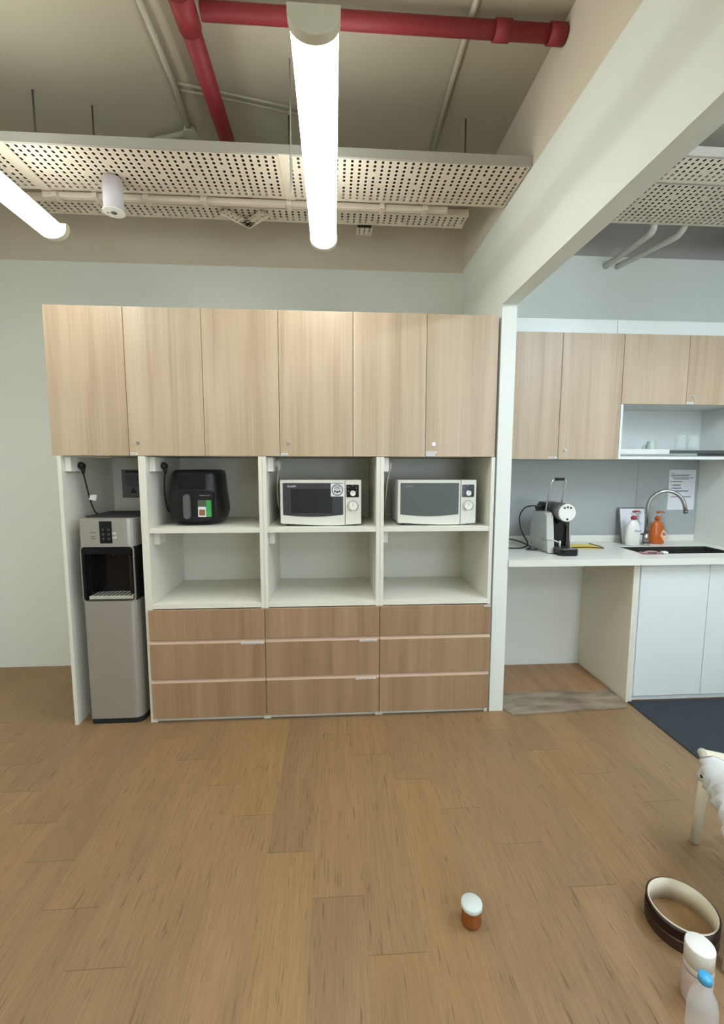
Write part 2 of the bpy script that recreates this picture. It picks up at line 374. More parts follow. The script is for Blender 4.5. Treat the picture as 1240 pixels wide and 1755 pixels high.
def plug_cable(name, label, m, x, y, z, pts, tagp=None):
    t = thing(name, label, 'cable', (x, y, z))
    b = B(); b.tube([(0, 0, 0), (.014, 0, -.002), (.030, 0, -.006)], [.020, .022, .012], 14)
    b.tube([(.018, 0, -.008), (.018, .002, -.035), (.016, .003, -.050)], [.014, .010, .006], 12)
    obj('plug', b, m, t)
    P = [Vector(p)-Vector((x, y, z)) for p in pts]; Q = []
    for i in range(len(P)-1):
        p0, p1, p2, p3 = P[max(i-1, 0)], P[i], P[i+1], P[min(i+2, len(P)-1)]
        for k in range(6):
            s = k/6; Q.append(.5*((2*p1)+(p2-p0)*s+(2*p0-5*p1+4*p2-p3)*s*s+(3*p1-p0-3*p2+p3)*s**3))
    Q.append(P[-1]); obj('cord', B().tube(Q, .0042, 8), m, t)
    if tagp:
        b = B().prism([(-.016, -.014), (.022, -.020), (.030, .012), (.012, .016), (-.014, .010)], -.003, .003, 'y')
        obj('paper_tag', b, PAPER, t, Vector(tagp)-Vector((x, y, z)))
    return t
plug_cable('power_cable', 'black plug and cable running down to the water dispenser, white tag on it', BLK, -1.449, .115, 1.500,
           [(-1.432, .118, 1.455), (-1.428, .13, 1.40), (-1.420, .15, 1.30), (-1.405, .17, 1.225), (-1.38, .19, 1.212)], (-1.408, .147, 1.315))
plug_cable('power_cable', 'black plug and cable hanging behind the black air fryer', BLK, -1.001, .145, 1.500,
           [(-.988, .148, 1.455), (-.998, .16, 1.38), (-1.005, .19, 1.29), (-1.012, .26, 1.22), (-1.010, .44, 1.17)])
for xx, lb in ((-.3775, 'grey cable hanging left of the microwave with the round sticker'), (.2885, 'grey cable hanging left of the plain microwave')):
    plug_cable('power_cable', lb, PVC, xx+.034, .15, 1.515, [(xx+.05, .152, 1.47), (xx+.040, .17, 1.41), (xx+.036, .20, 1.32), (xx+.038, .26, 1.24), (xx+.050, .45, 1.16)])

# notice in the niche
t = thing('notice', 'notice sheet, shade put into its grey, with dark header on the niche back, above the water dispenser', 'notice', (-1.425, .564, 1.283))
obj('sheet', B().box(0, .19, -.0015, 0, 0, .19), PAPERG, t)
b = B().box(.022, .18, -.0025, -.0015, .168, .182)
for k in range(7): b.box(.022, .08+.02*((k*3) % 4), -.0022, -.0015, .148-k*.011, .1505-k*.011)
b.prism([(.05, .03), (.095, .03), (.072, .072)], -.0022, -.0015, 'y')
obj('print', b, INK, t)

# ------------------------------------------------------------ water dispenser
t = thing('water_dispenser', 'tall silver water dispenser with black dispensing recess in the white niche', 'water dispenser', (-1.415, .002, 0))
W_, D_ = .302, .335
def foot(r=.035, x0=0, x1=W_, y0=0, y1=D_, n=5):   # plan outline with rounded front corners
    out = []
    for cx, cy, a0 in ((x1-r, y0+r, 270), ): pass
    out += [(x0, y1), (x0, y0+r*.35)]
    for k in range(n+1):
        a = math.radians(180+90*k/n); out.append((x0+r*.35+r*.35*math.cos(a), y0+r*.35+r*.35*math.sin(a)))
    for k in range(n+1):
        a = math.radians(270+90*k/n); out.append((x1-r+r*math.cos(a), y0+r+r*math.sin(a)))
    out.append((x1, y1)); return out
FR = .13    # depth of the silver front shell
obj('base', B().prism(foot(.045, .004, W_-.004, .004, D_), .0, .032, 'z'), BLKM, t)
obj('lower_panel', B().prism(foot(.05, 0, W_-.006, 0, FR), .033, .735, 'z'), SIL, t)
obj('side_body', B().box(.008, W_-.002, FR+.001, D_, .033, 1.198, .003), SILD, t)
obj('top_panel', B().prism(foot(.05, 0, W_-.006, 0, FR), 1.046, 1.206, 'z'), SIL, t)
obj('top_lid', B().box(.015, W_-.004, .05, D_, 1.2065, 1.216, .003), BLKM, t)
b = B()
b.box(.006, .020, .004, FR, .737, 1.045, .002).box(W_-.024, W_-.009, .012, FR, .737, 1.045, .002)
b.box(.020, W_-.024, .004, FR, 1.003, 1.045, .003).box(.020, W_-.024, FR-.012, FR, .737, 1.003)
b.box(.020, .036, .030, FR-.012, .760, 1.003).box(W_-.060, W_-.024, .040, FR-.012, .760, 1.003, .01)
obj('recess', b, BLKG, t)
# silver rim round the recess
o_ = rrect(.001, W_-.012, .730, 1.050, .022); i_ = rrect(.005, W_-.016, .735, 1.046, .020)
b = B(); n = len(o_)
vo = [b.bm.verts.new((x, .0005, z)) for x, z in o_]; vi = [b.bm.verts.new((x, .0005, z)) for x, z in i_]; vb = [b.bm.verts.new((x, .012, z)) for x, z in i_]; vc = [b.bm.verts.new((x, .012, z)) for x, z in o_]
for k in range(n):
    k2 = (k+1) % n
    b.bm.faces.new((vo[k], vo[k2], vi[k2], vi[k])); b.bm.faces.new((vi[k], vi[k2], vb[k2], vb[k])); b.bm.faces.new((vo[k], vc[k], vc[k2], vo[k2]))
obj('recess_rim', b, SIL, t)
b = B().prism([(.03, .012), (W_-.03, .012), (W_-.03, FR-.02), (W_/2, FR-.012), (.03, FR-.02)], .742, .760, 'z', bev=.002)
dt = obj('drip_tray', b, mat('drip_silver', (190, 190, 178), .4, .2), t)
b = B()
for k in range(9): b.box(.05+k*.024, .060+k*.024, .02, FR-.03, .7601, .7612)
obj('slots', b, BLKM, dt)
obj('spout', B().tube([(W_/2, .06, 1.003), (W_/2, .06, .975)], [.012, .008], 14), BLK, t)
dp = obj('display', B().box(.113, .180, -.002, .001, 1.066, 1.191, .001), BLKG, t)
b = B()
for r in range(3):
    for c in range(2): b.prism(circ(.132+c*.030, 1.092+r*.026, .007, 14), -.0028, -.0019, 'y')
obj('touch_symbol', b, mat('dim_symbol', (62, 64, 74), .4, noise=.05), dp)
for (x, z, wd) in ((.062, 1.127, .012), (.078, 1.127, .012), (.066, 1.103, .022), (.068, 1.092, .02)): obj('panel_print', B().box(x, x+wd, -.0007, .0006, z, z+.003), INK, t)
for (x, z) in ((.176, 1.118), (.190, 1.118), (.176, 1.094), (.192, 1.094)): obj('panel_symbol', B().box(x, x+.010, -.0007, .0006, z, z+.010), PAPER, t)

# ------------------------------------------------------------ air fryer
t = thing('air_fryer', 'black air fryer with green and photo stickers on the upper left shelf', 'air fryer', (-.822, .27, 1.1495))
b = B()
prof = [(0, .004), (.118, .004), (.136, .010), (.152, .035), (.164, .075), (.163, .105), (.152, .20), (.144, .300), (.139, .318), (.120, .326), (0, .326)]
n = 48; rings = []
for r, z in prof:
    ring = []
    for k in range(n):
        a = 2*math.pi*k/n; c, s_ = math.cos(a), math.sin(a); e = .62
        ring.append(b.bm.verts.new((r*math.copysign(abs(c)**e, c), r*math.copysign(abs(s_)**e, s_)*1.02, z)))
    rings.append(ring)
for A_, C_ in zip(rings, rings[1:]):
    for k in range(n):
        f = b.bm.faces.new((A_[k], A_[(k+1) % n], C_[(k+1) % n], C_[k])); f.smooth = True
bmesh.ops.remove_doubles(b.bm, verts=b.bm.verts, dist=1e-4)
obj('body', b, BLK, t)
obj('base', B().lathe([(0, 0), (.110, 0), (.116, .006), (.112, .012), (0, .012)], n=40), BLKM, t)
yf = -.160
obj('control_panel', B().prism(rrect(-.082, .073, .215, .300, .012), -.157, -.13, 'y', bev=.002), BLKG, t)
obj('basket_front', B().prism(rrect(-.120, .120, .030, .205, .03), -.172, -.12, 'y', bev=.006), BLK, t)
h = obj('handle', B().prism(rrect(-.044, -.007, .042, .185, .018), -.197, -.168, 'y', bev=.004), mat('grey_handle', (104, 106, 104), .35, .3, noise=.03), t)
s1 = obj('photo_sticker', B().box(.033, .078, -.1735, -.1725, .052, .112), PAPER, t); obj('printed_photo', B().box(.039, .073, -.1742, -.1735, .060, .095), BROWNP, s1)
obj('green_sticker', B().box(.079, .109, -.1735, -.1725, .052, .150), GREEN, t)
obj('dim_sticker', B().box(.033, .078, -.1735, -.1725, .113, .150), mat('olive_label', (84, 92, 78), .5, noise=.15, nscale=80), t)
obj('brand_line', B().box(.043, .073, -.1734, -.1724, .176, .180).box(.076, .103, -.1734, -.1724, .176, .179), INKL, t)

# ------------------------------------------------------------ microwaves
def microwave(x, y, label, round_sticker, dark):
    W_, H_, D_ = .470, .262, .36
    t = thing('microwave', label, 'microwave', (x, y, 1.1485), group='white microwaves on the upper shelf')
    u = lambda a: a*W_; v = lambda a: H_*(1-a)+.008
    obj('body', B().box(0.004, W_-.004, .018, D_, .010, H_+.006, .006), OFFW, t)
    for fx in (.03, W_-.05):
        for fy in (.04, D_-.05): obj('foot', B().box(fx, fx+.02, fy, fy+.02, 0, .0099, .002), BLKM, t)
    # door with bowed lower edge
    def bowed(x0, x1, zt, zb, bow, n=14): return [(x1, zt), (x0, zt)]+[(x0+(x1-x0)*k/n, zb-bow*math.sin(math.pi*(k/n)*.5+math.pi*.25)) for k in range(n+1)]
    xb = u(.80)
    d = obj('door', B().prism([(xb-.0015, H_+.008), (0, H_+.008)]+[((xb-.0015)*k/14, .018-.014*math.sin(math.pi*k/28*1.25)) for k in range(15)], 0, .018, 'y', bev=.003), OFFW, t)
    win = [(u(.775), v(.068)), (u(.033), v(.068))]+[(u(.033+.742*k/14), v(.775)-.012*math.sin(math.pi*k/14)) for k in range(15)]
    wn = obj('window', B().prism(win, -.0015, .002, 'y'), GLASSD if dark else GLASSD2, d)
    if dark:
        obj('window_mesh', B().prism(rrect(u(.13), u(.64), v(.74), v(.20), .006), -.0019, -.0014, 'y'), GLASSK, wn)
    text('brand_text', 'SHARP', .017, INKL if not dark else PAPER, wn, (u(.142), -.0017, v(.143)), rx=90)
    c = obj('control_panel', B().prism([(W_, H_+.008), (xb+.0015, H_+.008), (xb+.0015, .0055), (W_, .0125)], 0, .018, 'y', bev=.003), OFFW, t)
    k0 = obj('dial_plate', B().prism(rrect(u(.815), u(.970), v(.385), v(.105), .004), -.0015, .002, 'y'), BLKG, c)
    for a, z in ((.84, .16), (.84, .25), (.94, .18), (.94, .25), (.89, .13)): obj('dial_print', B().box(u(a)-.004, u(a)+.004, -.0022, -.0015, v(z)-.0015, v(z)+.0015), INKL, k0)
    def dial(name, cx, cz, r):
        b = B(); b.tube([(cx, -.001, cz), (cx, -.016, cz)], [r, r*.9], 28)
        q = obj(name, b, WPL, c); obj('pointer', B().box(cx-.0015, cx+.0015, -.0175, -.016, cz+.002, cz+r*.85), INKL, q)
    dial('power_knob', u(.896), v(.297), .0165)
    dial('timer_knob', u(.896), v(.585), .0235)
    rg = B(); n = 40; o1 = circ(u(.896), v(.585), .0325, n); i1 = circ(u(.896), v(.585), .0300, n)
    A_ = [rg.bm.verts.new((p[0], -.0006, p[1])) for p in o1]; C_ = [rg.bm.verts.new((p[0], -.0006, p[1])) for p in i1]
    for k in range(-6, 28): rg.bm.faces.new((A_[k % n], A_[(k+1) % n], C_[(k+1) % n], C_[k % n]))
    obj('timer_scale', rg, INK, c)
    if round_sticker:
        s = obj('sticker', B().box(u(.622), u(.785), -.0026, -.0016, v(.367), v(.080)), PAPER, d)
        cx, cz = u(.703), v(.222); b = B()
        A_ = [b.bm.verts.new((p[0], -.0031, p[1])) for p in circ(cx, cz, .033, 36)]; C_ = [b.bm.verts.new((p[0], -.0031, p[1])) for p in circ(cx, cz, .028, 36)]
        for k in range(36): b.bm.faces.new((A_[k], A_[(k+1) % 36], C_[(k+1) % 36], C_[k]))
        for k in range(4): b.box(cx-.020+k*.002, cx+.020-k*.002, -.0031, -.0026, cz+.004+k*.0052, cz+.0062+k*.0052)
        b.prism(circ(cx-.013, cz-.008, .006, 12), -.0031, -.0026, 'y'); b.prism(circ(cx+.013, cz-.008, .006, 12), -.0031, -.0026, 'y')
        b.box(cx-.006, cx+.006, -.0031, -.0026, cz-.018, cz-.006)
        obj('seal_print', b, INK, s)
    return t
microwave(-.309, .055, 'white microwave with a round seal sticker on its dark door, middle bay', True, True)
microwave(.377, .055, 'white microwave with a plain grey-green door, bay next to the pillar', False, False)

# ------------------------------------------------------------ kitchen alcove
XR = 2.694
t = thing('wall_cabinet', 'tall two door oak wall cabinet above the coffee machine', 'cabinet', (PX1+.001, .25, 1.547), group='oak wall cabinets above the sink counter')
W_ = 1.838-PX1-.001; H_ = .785
b = B().box(0, .018, .02, .345, 0, H_).box(W_-.018, W_, .02, .345, 0, H_).box(.018, W_-.018, .02, .345, 0, .018).box(.018, W_-.018, .02, .345, H_-.018, H_).box(.018, W_-.018, .335, .345, .018, H_-.018)
obj('body', b, MEL, t)
xs = 1.436-PX1
d1 = obj('door', B().box(0, xs-.0015, -.0, .018, -.002, H_, .001), OAK, t); sticker(d1, xs-.062, 0, .003, .056, .010)
d2 = obj('door', B().box(xs+.0015, W_-.001, -.0, .018, -.002, H_, .001), OAK, t); lockset(d2, xs+.045, 0, .056)
t = thing('wall_cabinet', 'shorter two door oak wall cabinet with open rack space under it, above the sink', 'cabinet', (1.8395, .25, 1.547), group='oak wall cabinets above the sink counter')
W_ = XR-1.8405
b = B().box(0, .016, .0, .345, 0, .349).box(0, .016, .02, .345, .3495, H_).box(W_-.016, W_, .0, .345, 0, .349).box(W_-.016, W_, .02, .345, .3495, H_).box(.016, W_-.016, 0, .345, 0, .018).box(.016, W_-.016, .02, .345, H_-.018, H_).box(.016, W_-.016, .02, .345, .352, .370).box(.016, W_-.016, .335, .345, .018, H_-.018)
obj('body', b, MELK, t)
xs = 2.2735-1.8395
obj('door', B().box(0.001, xs-.0015, 0, .018, .351, H_, .001), OAK, t)
d2 = obj('door', B().box(xs+.0015, W_-.001, 0, .018, .351, H_, .001), OAK, t); lockset(d2, xs+.048, 0, .400); sticker(d2, xs+.004, 0, .354, .045, .012)

# drying rack, cup, glasses
zr = 1.5655
t = thing('dish_rack', 'steel drying rack sliding in the open space under the short oak cabinet', 'dish rack', (1.857, .255, zr))
RW = .815
obj('front_rail', B().box(0, .335, 0, .012, .014, .046, .002), mat('satin_rail', (222, 226, 222), .3, .2), t)
obj('front_rail', B().box(.336, RW, 0, .012, .020, .040, .002), mat('dark_rail', (84, 90, 88), .4, .4), t)
obj('side_rail', B().box(0, .008, .013, .325, .004, .046, .001), SILD, t); obj('side_rail', B().box(RW-.008, RW, .013, .325, .004, .046, .001), SILD, t)
b = B()
for k in range(32): b.tube([(.02+k*.025, .012, .042), (.02+k*.025, .32, .042)], .0016, 6)
b.tube([(.008, .32, .042), (RW-.008, .32, .042)], .003, 8); b.tube([(.008, .17, .039), (RW-.008, .17, .039)], .0025, 8)
obj('wire_shelf', b, CHR, t)
obj('drip_pan', B().box(.010, RW-.010, .016, .322, .001, .006, .001), STEEL, t)
zt_ = zr+.0440
t = thing('cup', 'pale green ceramic cup upside down on the drying rack', 'cup', (2.138, .36, zt_))
obj('bowl', B().lathe([(.037, 0), (.034, .010), (.027, .040), (.024, .058), (.021, .061), (0, .061), (0, .057), (.020, .056), (.033, .004)], n=32, close=False), PALEG, t)
obj('handle', B().tube([(-.033, 0, .012), (-.050, 0, .004), (-.056, 0, .014), (-.046, 0, .032), (-.028, 0, .040)], .0045, 8), PALEG, t)
for k, (x, lb) in enumerate(((2.345, 'clear drinking glass upside down on the rack, beside the green cup'), (2.432, 'clear drinking glass upside down on the rack, nearest the right wall'))):
    g = obj('drinking_glass', B().lathe([(.034, 0), (.0325, .05), (.031, .098), (.028, .102), (0, .102), (0, .090), (.028, .088), (.031, .04), (.0325, .0)], n=32, close=True), GLASS, None, (x, .36, zt_))
    tag(g, lb, 'glass', 'glasses on the drying rack')

# splashback
t = thing('splashback', 'glossy grey splashback behind the coffee machine and soaps', 'splashback', (PX1+.001, .593, .996))
obj('panel', B().box(0, 1.19, 0, .006, 0, .549, .0006), SPLASH, t); obj('panel', B().box(1.1915, XR-PX1-.003, 0, .006, 0, .549, .0006), SPLASH, t)

# worktop with sink opening
SX0, SX1, SY0, SY1 = 1.97, 2.60, .13, .38
t = thing('worktop', 'white stone worktop with upstand along the kitchen alcove', 'worktop', (PX1+.001, -.012, .905))
ox, oy = PX1+.001, -.012
b = B().box(0, SX0-ox, 0, .600-oy-.002, 0, .040).box(SX1-ox, XR-ox-.001, 0, .600-oy-.002, 0, .040).box(SX0-ox, SX1-ox, 0, SY0-oy, 0, .040).box(SX0-ox, SX1-ox, SY1-oy, .600-oy-.002, 0, .040)
bmesh.ops.remove_doubles(b.bm, verts=b.bm.verts, dist=1e-5)
obj('slab', b, STONE, t)
obj('upstand', B().box(0, XR-ox-.001, .588-oy, .598-oy, .0405, .090, .001), STONE, t)
t = thing('sink', 'stainless steel sink bowl sunk in the white worktop', 'sink', (SX0, SY0, .905))
w_, d_ = SX1-SX0, SY1-SY0
e_ = .0005; q_ = .004
b = B().box(e_, q_, e_, d_-e_, -.17, .038).box(w_-q_, w_-e_, e_, d_-e_, -.17, .038).box(q_, w_-q_, e_, q_, -.17, .038).box(q_, w_-q_, d_-q_, d_-e_, -.17, .038).box(e_, w_-e_, e_, d_-e_, -.175, -.17)
obj('bowl', b, SINKM, t)
obj('drain', B().cyl(w_/2, d_/2, -.1695, -.166, .04, .036), CHR, t)
# sink base cabinet
t = thing('base_cabinet', 'white handleless sink base cabinet standing at the carpet edge', 'cabinet', (1.853, .046, 0))
W_ = XR-1.853-.001
obj('side_panel', B().box(0, .026, 0, .553, 0, .904, .001), mat('cream_edge_panel', (226, 219, 200), .5, noise=.01), t)
obj('filler_strip', B().box(.0265, .044, .004, .04, .001, .904, .001), MELK, t)
obj('plinth', B().box(.045, W_, .012, .03, .008, .040), MELK, t)
obj('door', B().box(.0455, .492, -.004, .015, .043, .900, .0012), MELK, t); obj('door', B().box(.495, W_-.001, -.004, .015, .043, .900, .0012), MELK, t)
tag(obj('floor_board', B().prism([(1.0345, .597), (1.848, .597), (1.848, .044), (1.818, -.020), (1.072, -.058), (1.0345, .020)], .0008, .0085, 'z', bev=.001), BOARD),
    'loose brown vinyl board, scuffed grey at the front, filling the niche under the worktop', 'board')

# coffee machine
ZW = .9455
t = thing('coffee_machine', 'silver and black capsule coffee machine with raised lever on the worktop', 'coffee machine', (1.358, .17, ZW))
b = B()
pr = [(.0, .004), (.26, .004), (.265, .06), (.26, .20), (.23, .252), (.10, .262), (.055, .257), (.035, .235), (.02, .10)]
b.prism(pr, 0, .048, 'x', bev=.006); obj('side_shell', b, mat('machine_silver', (190, 190, 184), .4, .3, noise=.02), t)
obj('body', B().prism([(.075, .002), (.30, .002), (.30, .27), (.25, .315), (.13, .315), (.10, .27), (.075, .20)], .0485, .150, 'x', bev=.004), BLK, t)
obj('side_shell', B().prism(pr, .1505, .158, 'x', bev=.003), SIL, t)
obj('capsule_bin', B().box(.052, .150, .060, .0745, .03, .20, .004), BLKG, t)
obj('drip_tray', B().prism(rrect(.040, .162, -.085, .058, .025), .0, .040, 'z', bev=.003), BLKG, t)
obj('drip_grid', B().prism(rrect(.050, .152, -.075, .045, .02), .0401, .0425, 'z'), STEEL, t)
hd = obj('brew_head', B().tube([(.112, .12, .262), (.112, -.005, .262)], [.056, .060], 36), SILD, t)
obj('button_face', B().tube([(.112, -.005, .262), (.112, -.013, .262)], [.058, .054], 36), WPL, hd)
b = B()
for a in (-.020, .0, .020): b.tube([(.112+a, -.013, .262+.036-abs(a)*.22), (.112+a, -.0145, .262+.036-abs(a)*.22)], .0065, 14)
b.tube([(.112, -.013, .222), (.112, -.0145, .222)], .0065, 14)
obj('button', b, BLK, hd)
L0 = [(.024, .10, .25), (.032, .085, .36), (.042, .07, .455), (.050, .068, .472)]; L1 = [(.122, .10, .27), (.128, .085, .36), (.137, .07, .455), (.129, .068, .472)]
obj('lever', B().tube(L0, .0055, 10).tube(L1, .0055, 10).tube([(.050, .068, .472), (.129, .068, .472)], .006, 10), CHR, t)
obj('lever_grip', B().tube([(.058, .068, .472), (.122, .068, .472)], .009, 14), BLK, t)
obj('spout', B().tube([(.112, -.0, .205), (.112, -.0, .175)], [.014, .009], 14), BLK, t)
obj('steam_spout', B().tube([(-.004, .06, .088), (-.03, .03, .092), (.03, -.018, .088), (.058, -.03, .078)], .0045, 8).tube([(.062, -.03, .088), (.062, -.03, .045)], .006, 10), CHR, t)
# cord of the coffee machine
def smooth(P, n=7):
    P = [Vector(p) for p in P]; Q = []
    for i in range(len(P)-1):
        p0, p1, p2, p3 = P[max(i-1, 0)], P[i], P[i+1], P[min(i+2, len(P)-1)]
        for k in range(n):
            s = k/n; Q.append(.5*((2*p1)+(p2-p0)*s+(2*p0-5*p1+4*p2-p3)*s*s+(3*p1-p0-3*p2+p3)*s**3))
    return Q+[P[-1]]
obj('cord', B().tube(smooth([(.03, .20, .278), (-.01, .22, .288), (-.055, .25, .265), (-.075, .27, .20), (-.065, .25, .11), (-.04, .20, .03), (-.09, .17, .008), (-.16, .16, .008), (-.215, .20, .008), (-.20, .28, .03), (-.13, .30, .045), (-.06, .26, .03), (-.03, .18, .012), (-.08, .12, .008), (-.02, .10, .008)]), .0045, 8), BLK, t)
obj('cord_grip', B().box(.005, .045, .185, .215, .268, .292, .004), BLK, t)

# yellow cloth pack behind the machine
t = thing('chopping_mat', 'thin yellow mat with dark edge lying behind the coffee machine', 'mat', (1.60, .33, ZW))
obj('sheet', B().prism([(0, 0), (.215, -.02), (.215, .13), (.02, .15)], 0, .006, 'z', bev=.001), YEL, t)
obj('dark_edge', B().tube([(.0, -.003, .008), (.12, -.014, .011), (.216, -.023, .006), (.226, .04, .007), (.205, .13, .011)], .0032, 8), BLK, t)

# faucet
t = thing('faucet', 'brushed steel gooseneck faucet between the two soap bottles', 'faucet', (2.208, .445, ZW))
obj('base', B().cyl(0, 0, 0, .012, .028, .026).cyl(0, 0, .012, .085, .021, .020), STEEL, t)
neck = [(0, 0, .085), (0, 0, .26)]
for k in range(1, 15):
    a = math.pi*k/14*.93; neck.append((.105-.105*math.cos(a), -.040*(1-math.cos(a)), .26+.125*math.sin(a)))
neck.append((.214, -.083, .255))
obj('neck', B().tube(neck, .0125, 16), STEEL, t)
obj('aerator', B().tube([(.2145, -.083, .254), (.2165, -.084, .232)], .014, 16), SILD, t)
obj('lever', B().tube([(-.018, 0, .075), (-.065, -.01, .080), (-.085, -.015, .068)], [.006, .005, .004], 10).tube([(-.088, -.015, .075), (-.092, -.016, .045)], .007, 10), STEEL, t)

# soap bottles
def pump(parent, z, m, stem=WPL, dirx=1):
    p = obj('pump', B().cyl(0, 0, z, z+.020, .019, .017).cyl(0, 0, z+.020, z+.024, .011), m, parent)
    obj('pump_stem', B().cyl(0, 0, z+.0242, z+.048, .0055), stem, p)
    obj('nozzle', B().cyl(0, 0, z+.048, z+.060, .012, .010).tube([(0, 0, z+.056), (dirx*.030, -.006, z+.057), (dirx*.042, -.008, z+.050)], [.006, .005, .004], 10), m, p)
t = thing('soap_bottle', 'white pump bottle with maroon pump left of the faucet', 'soap bottle', (2.105, .435, ZW), group='pump bottles behind the sink')
obj('bottle', B().lathe([(0, 0), (.044, 0), (.051, .006), (.053, .055), (.050, .11), (.040, .150), (.024, .173), (.016, .180), (.016, .184), (0, .184)], sx=1, sy=.62), WPL, t)
text('brand_text', 'Dove', .022, mat('navy_ink', (60, 70, 110), .5), t, (.016, -.0335, .105), rx=91)
pump(t, .185, REDP)
t = thing('soap_bottle', 'orange transparent pump bottle right of the faucet', 'soap bottle', (2.332, .500, ZW), group='pump bottles behind the sink')
obj('bottle', B().lathe([(0, 0), (.048, 0), (.053, .006), (.055, .055), (.050, .11), (.040, .142), (.022, .162), (.014, .168), (.014, .172), (0, .172)], sx=1, sy=.62), AMBER, t)
lb = obj('label', B().prism([(.020, .105), (.046, .080), (.046, .040), (.032, .020), (.002, .062)], -.0365, -.030, 'y'), mat('pale_orange_label', (236, 186, 150), .5, noise=.08, nscale=40), t)
obj('label_print', B().box(.016, .036, -.0371, -.0365, .076, .082).box(.018, .038, -.0371, -.0365, .064, .071), INK, lb)
pump(t, .173, AMBER, stem=PALEG)

# boards and notices
t = thing('board', 'white rimmed board leaning on the splashback behind the white soap', 'board', (2.085, .515, ZW+.002), rz=0)
o = obj('panel', B().box(0, .185, 0, .006, 0, .250, .001), PAPER, t); o.rotation_euler = (math.radians(-11), 0, 0)
f = obj('rim', B().box(-.008, 0, -.001, .007, -.0, .258, .001).box(-.008, .185, -.001, .007, .2505, .258, .001), SILD, o)
b = B()
for k in range(9): b.box(.075+.01*(k % 3), .16-.012*(k % 4), -.0008, -.0001, .21-k*.018, .214-k*.018)
obj('print', b, INKL, o)
t = thing('notice', 'white printed notice taped to the splashback, right of the faucet spout', 'notice', (2.468, .5925, 1.180))
obj('sheet', B().box(0, .206, -.0015, -.0002, 0, .296), PAPER, t)
b = B()
def line(x0, x1, z, h=.004): b.box(x0, x1, -.0022, -.0015, z, z+h)
line(.012, .035, .268); line(.012, .165, .256); line(.012, .150, .248); line(.020, .185, .235); line(.035, .150, .226); line(.012, .105, .206)
for z, x1 in ((.180, .095), (.158, .100), (.136, .155)): line(.018, .022, z, .006); line(.030, x1, z, .006)
line(.020, .180, .094)
obj('print', b, INK, t)

# pink packet at sink edge
t = thing('packet', 'crumpled white and pink packet on the worktop at the left edge of the sink', 'packet', (1.955, .110, ZW))
b = B(); n = 12; m_ = 6; V = []
for i in range(n+1):
    for j in range(m_+1):
        V.append(b.bm.verts.new((.135*i/n, .055*j/m_, .004+.014*math.sin(math.pi*j/m_)*math.sin(math.pi*min(1, i/n*1.05))+random.uniform(0, .004))))
for i in range(n):
    for j in range(m_): b.bm.faces.new((V[i*(m_+1)+j], V[(i+1)*(m_+1)+j], V[(i+1)*(m_+1)+j+1], V[i*(m_+1)+j+1]))
bmesh.ops.solidify(b.bm, geom=b.bm.faces, thickness=.003)
k = obj('wrapper', b, PINK, t)
obj('white_end', B().box(.130, .165, .0, .030, .004, .016, .003), PAPER, t)
obj('print', B().box(.03, .09, -.0005, .004, .008, .013), INK, t)

# ------------------------------------------------------------ overhead: cable trays
def perf(b, x0, x1, y0, y1, z, cell=.0355, rows=None, slot=(.0125, .022), skip=None):
    nx = max(1, round((x1-x0)/cell)); dx = (x1-x0)/nx; ny = rows or max(1, round((y1-y0)/.031)); dy = (y1-y0)/ny
    bm = b.bm; grid = [[bm.verts.new((x0+i*dx, y0+j*dy, z)) for j in range(ny+1)] for i in range(nx+1)]
    for i in range(nx):
        for j in range(ny):
            q = (grid[i][j], grid[i+1][j], grid[i+1][j+1], grid[i][j+1])
            if skip and skip(i, j, nx, ny): bm.faces.new(q); continue
            cx, cy = x0+(i+.5)*dx, y0+(j+.5)*dy; a, c = slot[0]/2, min(slot[1], dy*.62)/2; k = a*.55
            oc = [bm.verts.new((cx+p, cy+r, z)) for p, r in ((-a, -c+k), (-a+k, -c), (a-k, -c), (a, -c+k), (a, c-k), (a-k, c), (-a+k, c), (-a, c-k))]
            bm.faces.new((q[0], q[1], oc[2], oc[1])); bm.faces.new((q[1], oc[3], oc[2])); bm.faces.new((q[1], q[2], oc[4], oc[3]))
            bm.faces.new((q[2], oc[5], oc[4])); bm.faces.new((q[2], q[3], oc[6], oc[5])); bm.faces.new((q[3], oc[7], oc[6]))
            bm.faces.new((q[3], q[0], oc[0], oc[7])); bm.faces.new((q[0], oc[1], oc[0]))
TZ = 2.915
def tray(x0, x1, y0, y1, name_label, rows, z=TZ, h=.040, joints=(), parts=('tray_panel',), lipm=None):
    t = thing('cable_tray', name_label, 'cable tray', (x0, y0, z))
    ed = [x0]+list(joints)+[x1]
    for a, c in zip(ed, ed[1:]):
        b = B(); perf(b, a-x0+.004, c-x0-.004, .012, y1-y0-.012, 0, rows=rows, skip=lambda i, j, nx, ny: j in (3, 6) and (i*7+j) % 5 == 0)
        obj('tray_panel', b, TRAYM, t)
    L_ = x1-x0; D_ = y1-y0
    obj('flange', B().box(0, L_, -.002, .0115, -.001, h), lipm or TRAYG, t)
    obj('flange', B().box(0, L_, D_-.0115, D_+.002, -.001, h), TRAYM, t)
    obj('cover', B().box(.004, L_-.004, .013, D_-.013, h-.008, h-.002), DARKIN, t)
    for j in joints: obj('joint_strip', B().box(j-x0-.032, j-x0+.018, -.004, D_+.004, -.005, -.001, .0006), TRAYM, t)
    return t
tray(-2.70, PX0-.002, -.330, .010, 'wide perforated cable tray crossing above the oak cabinets, front one', 11, joints=(-1.46, -.215))
TRAY2 = tray(-1.78, .79, .165, .295, 'narrow perforated cable tray behind the wide tray, nearest the back wall', 4, z=2.945, h=.035, lipm=TRAYM)
tray(PX1+.002, 2.805, -.252, .115, 'wide perforated cable tray in the kitchen alcove, nearer the wall', 12)
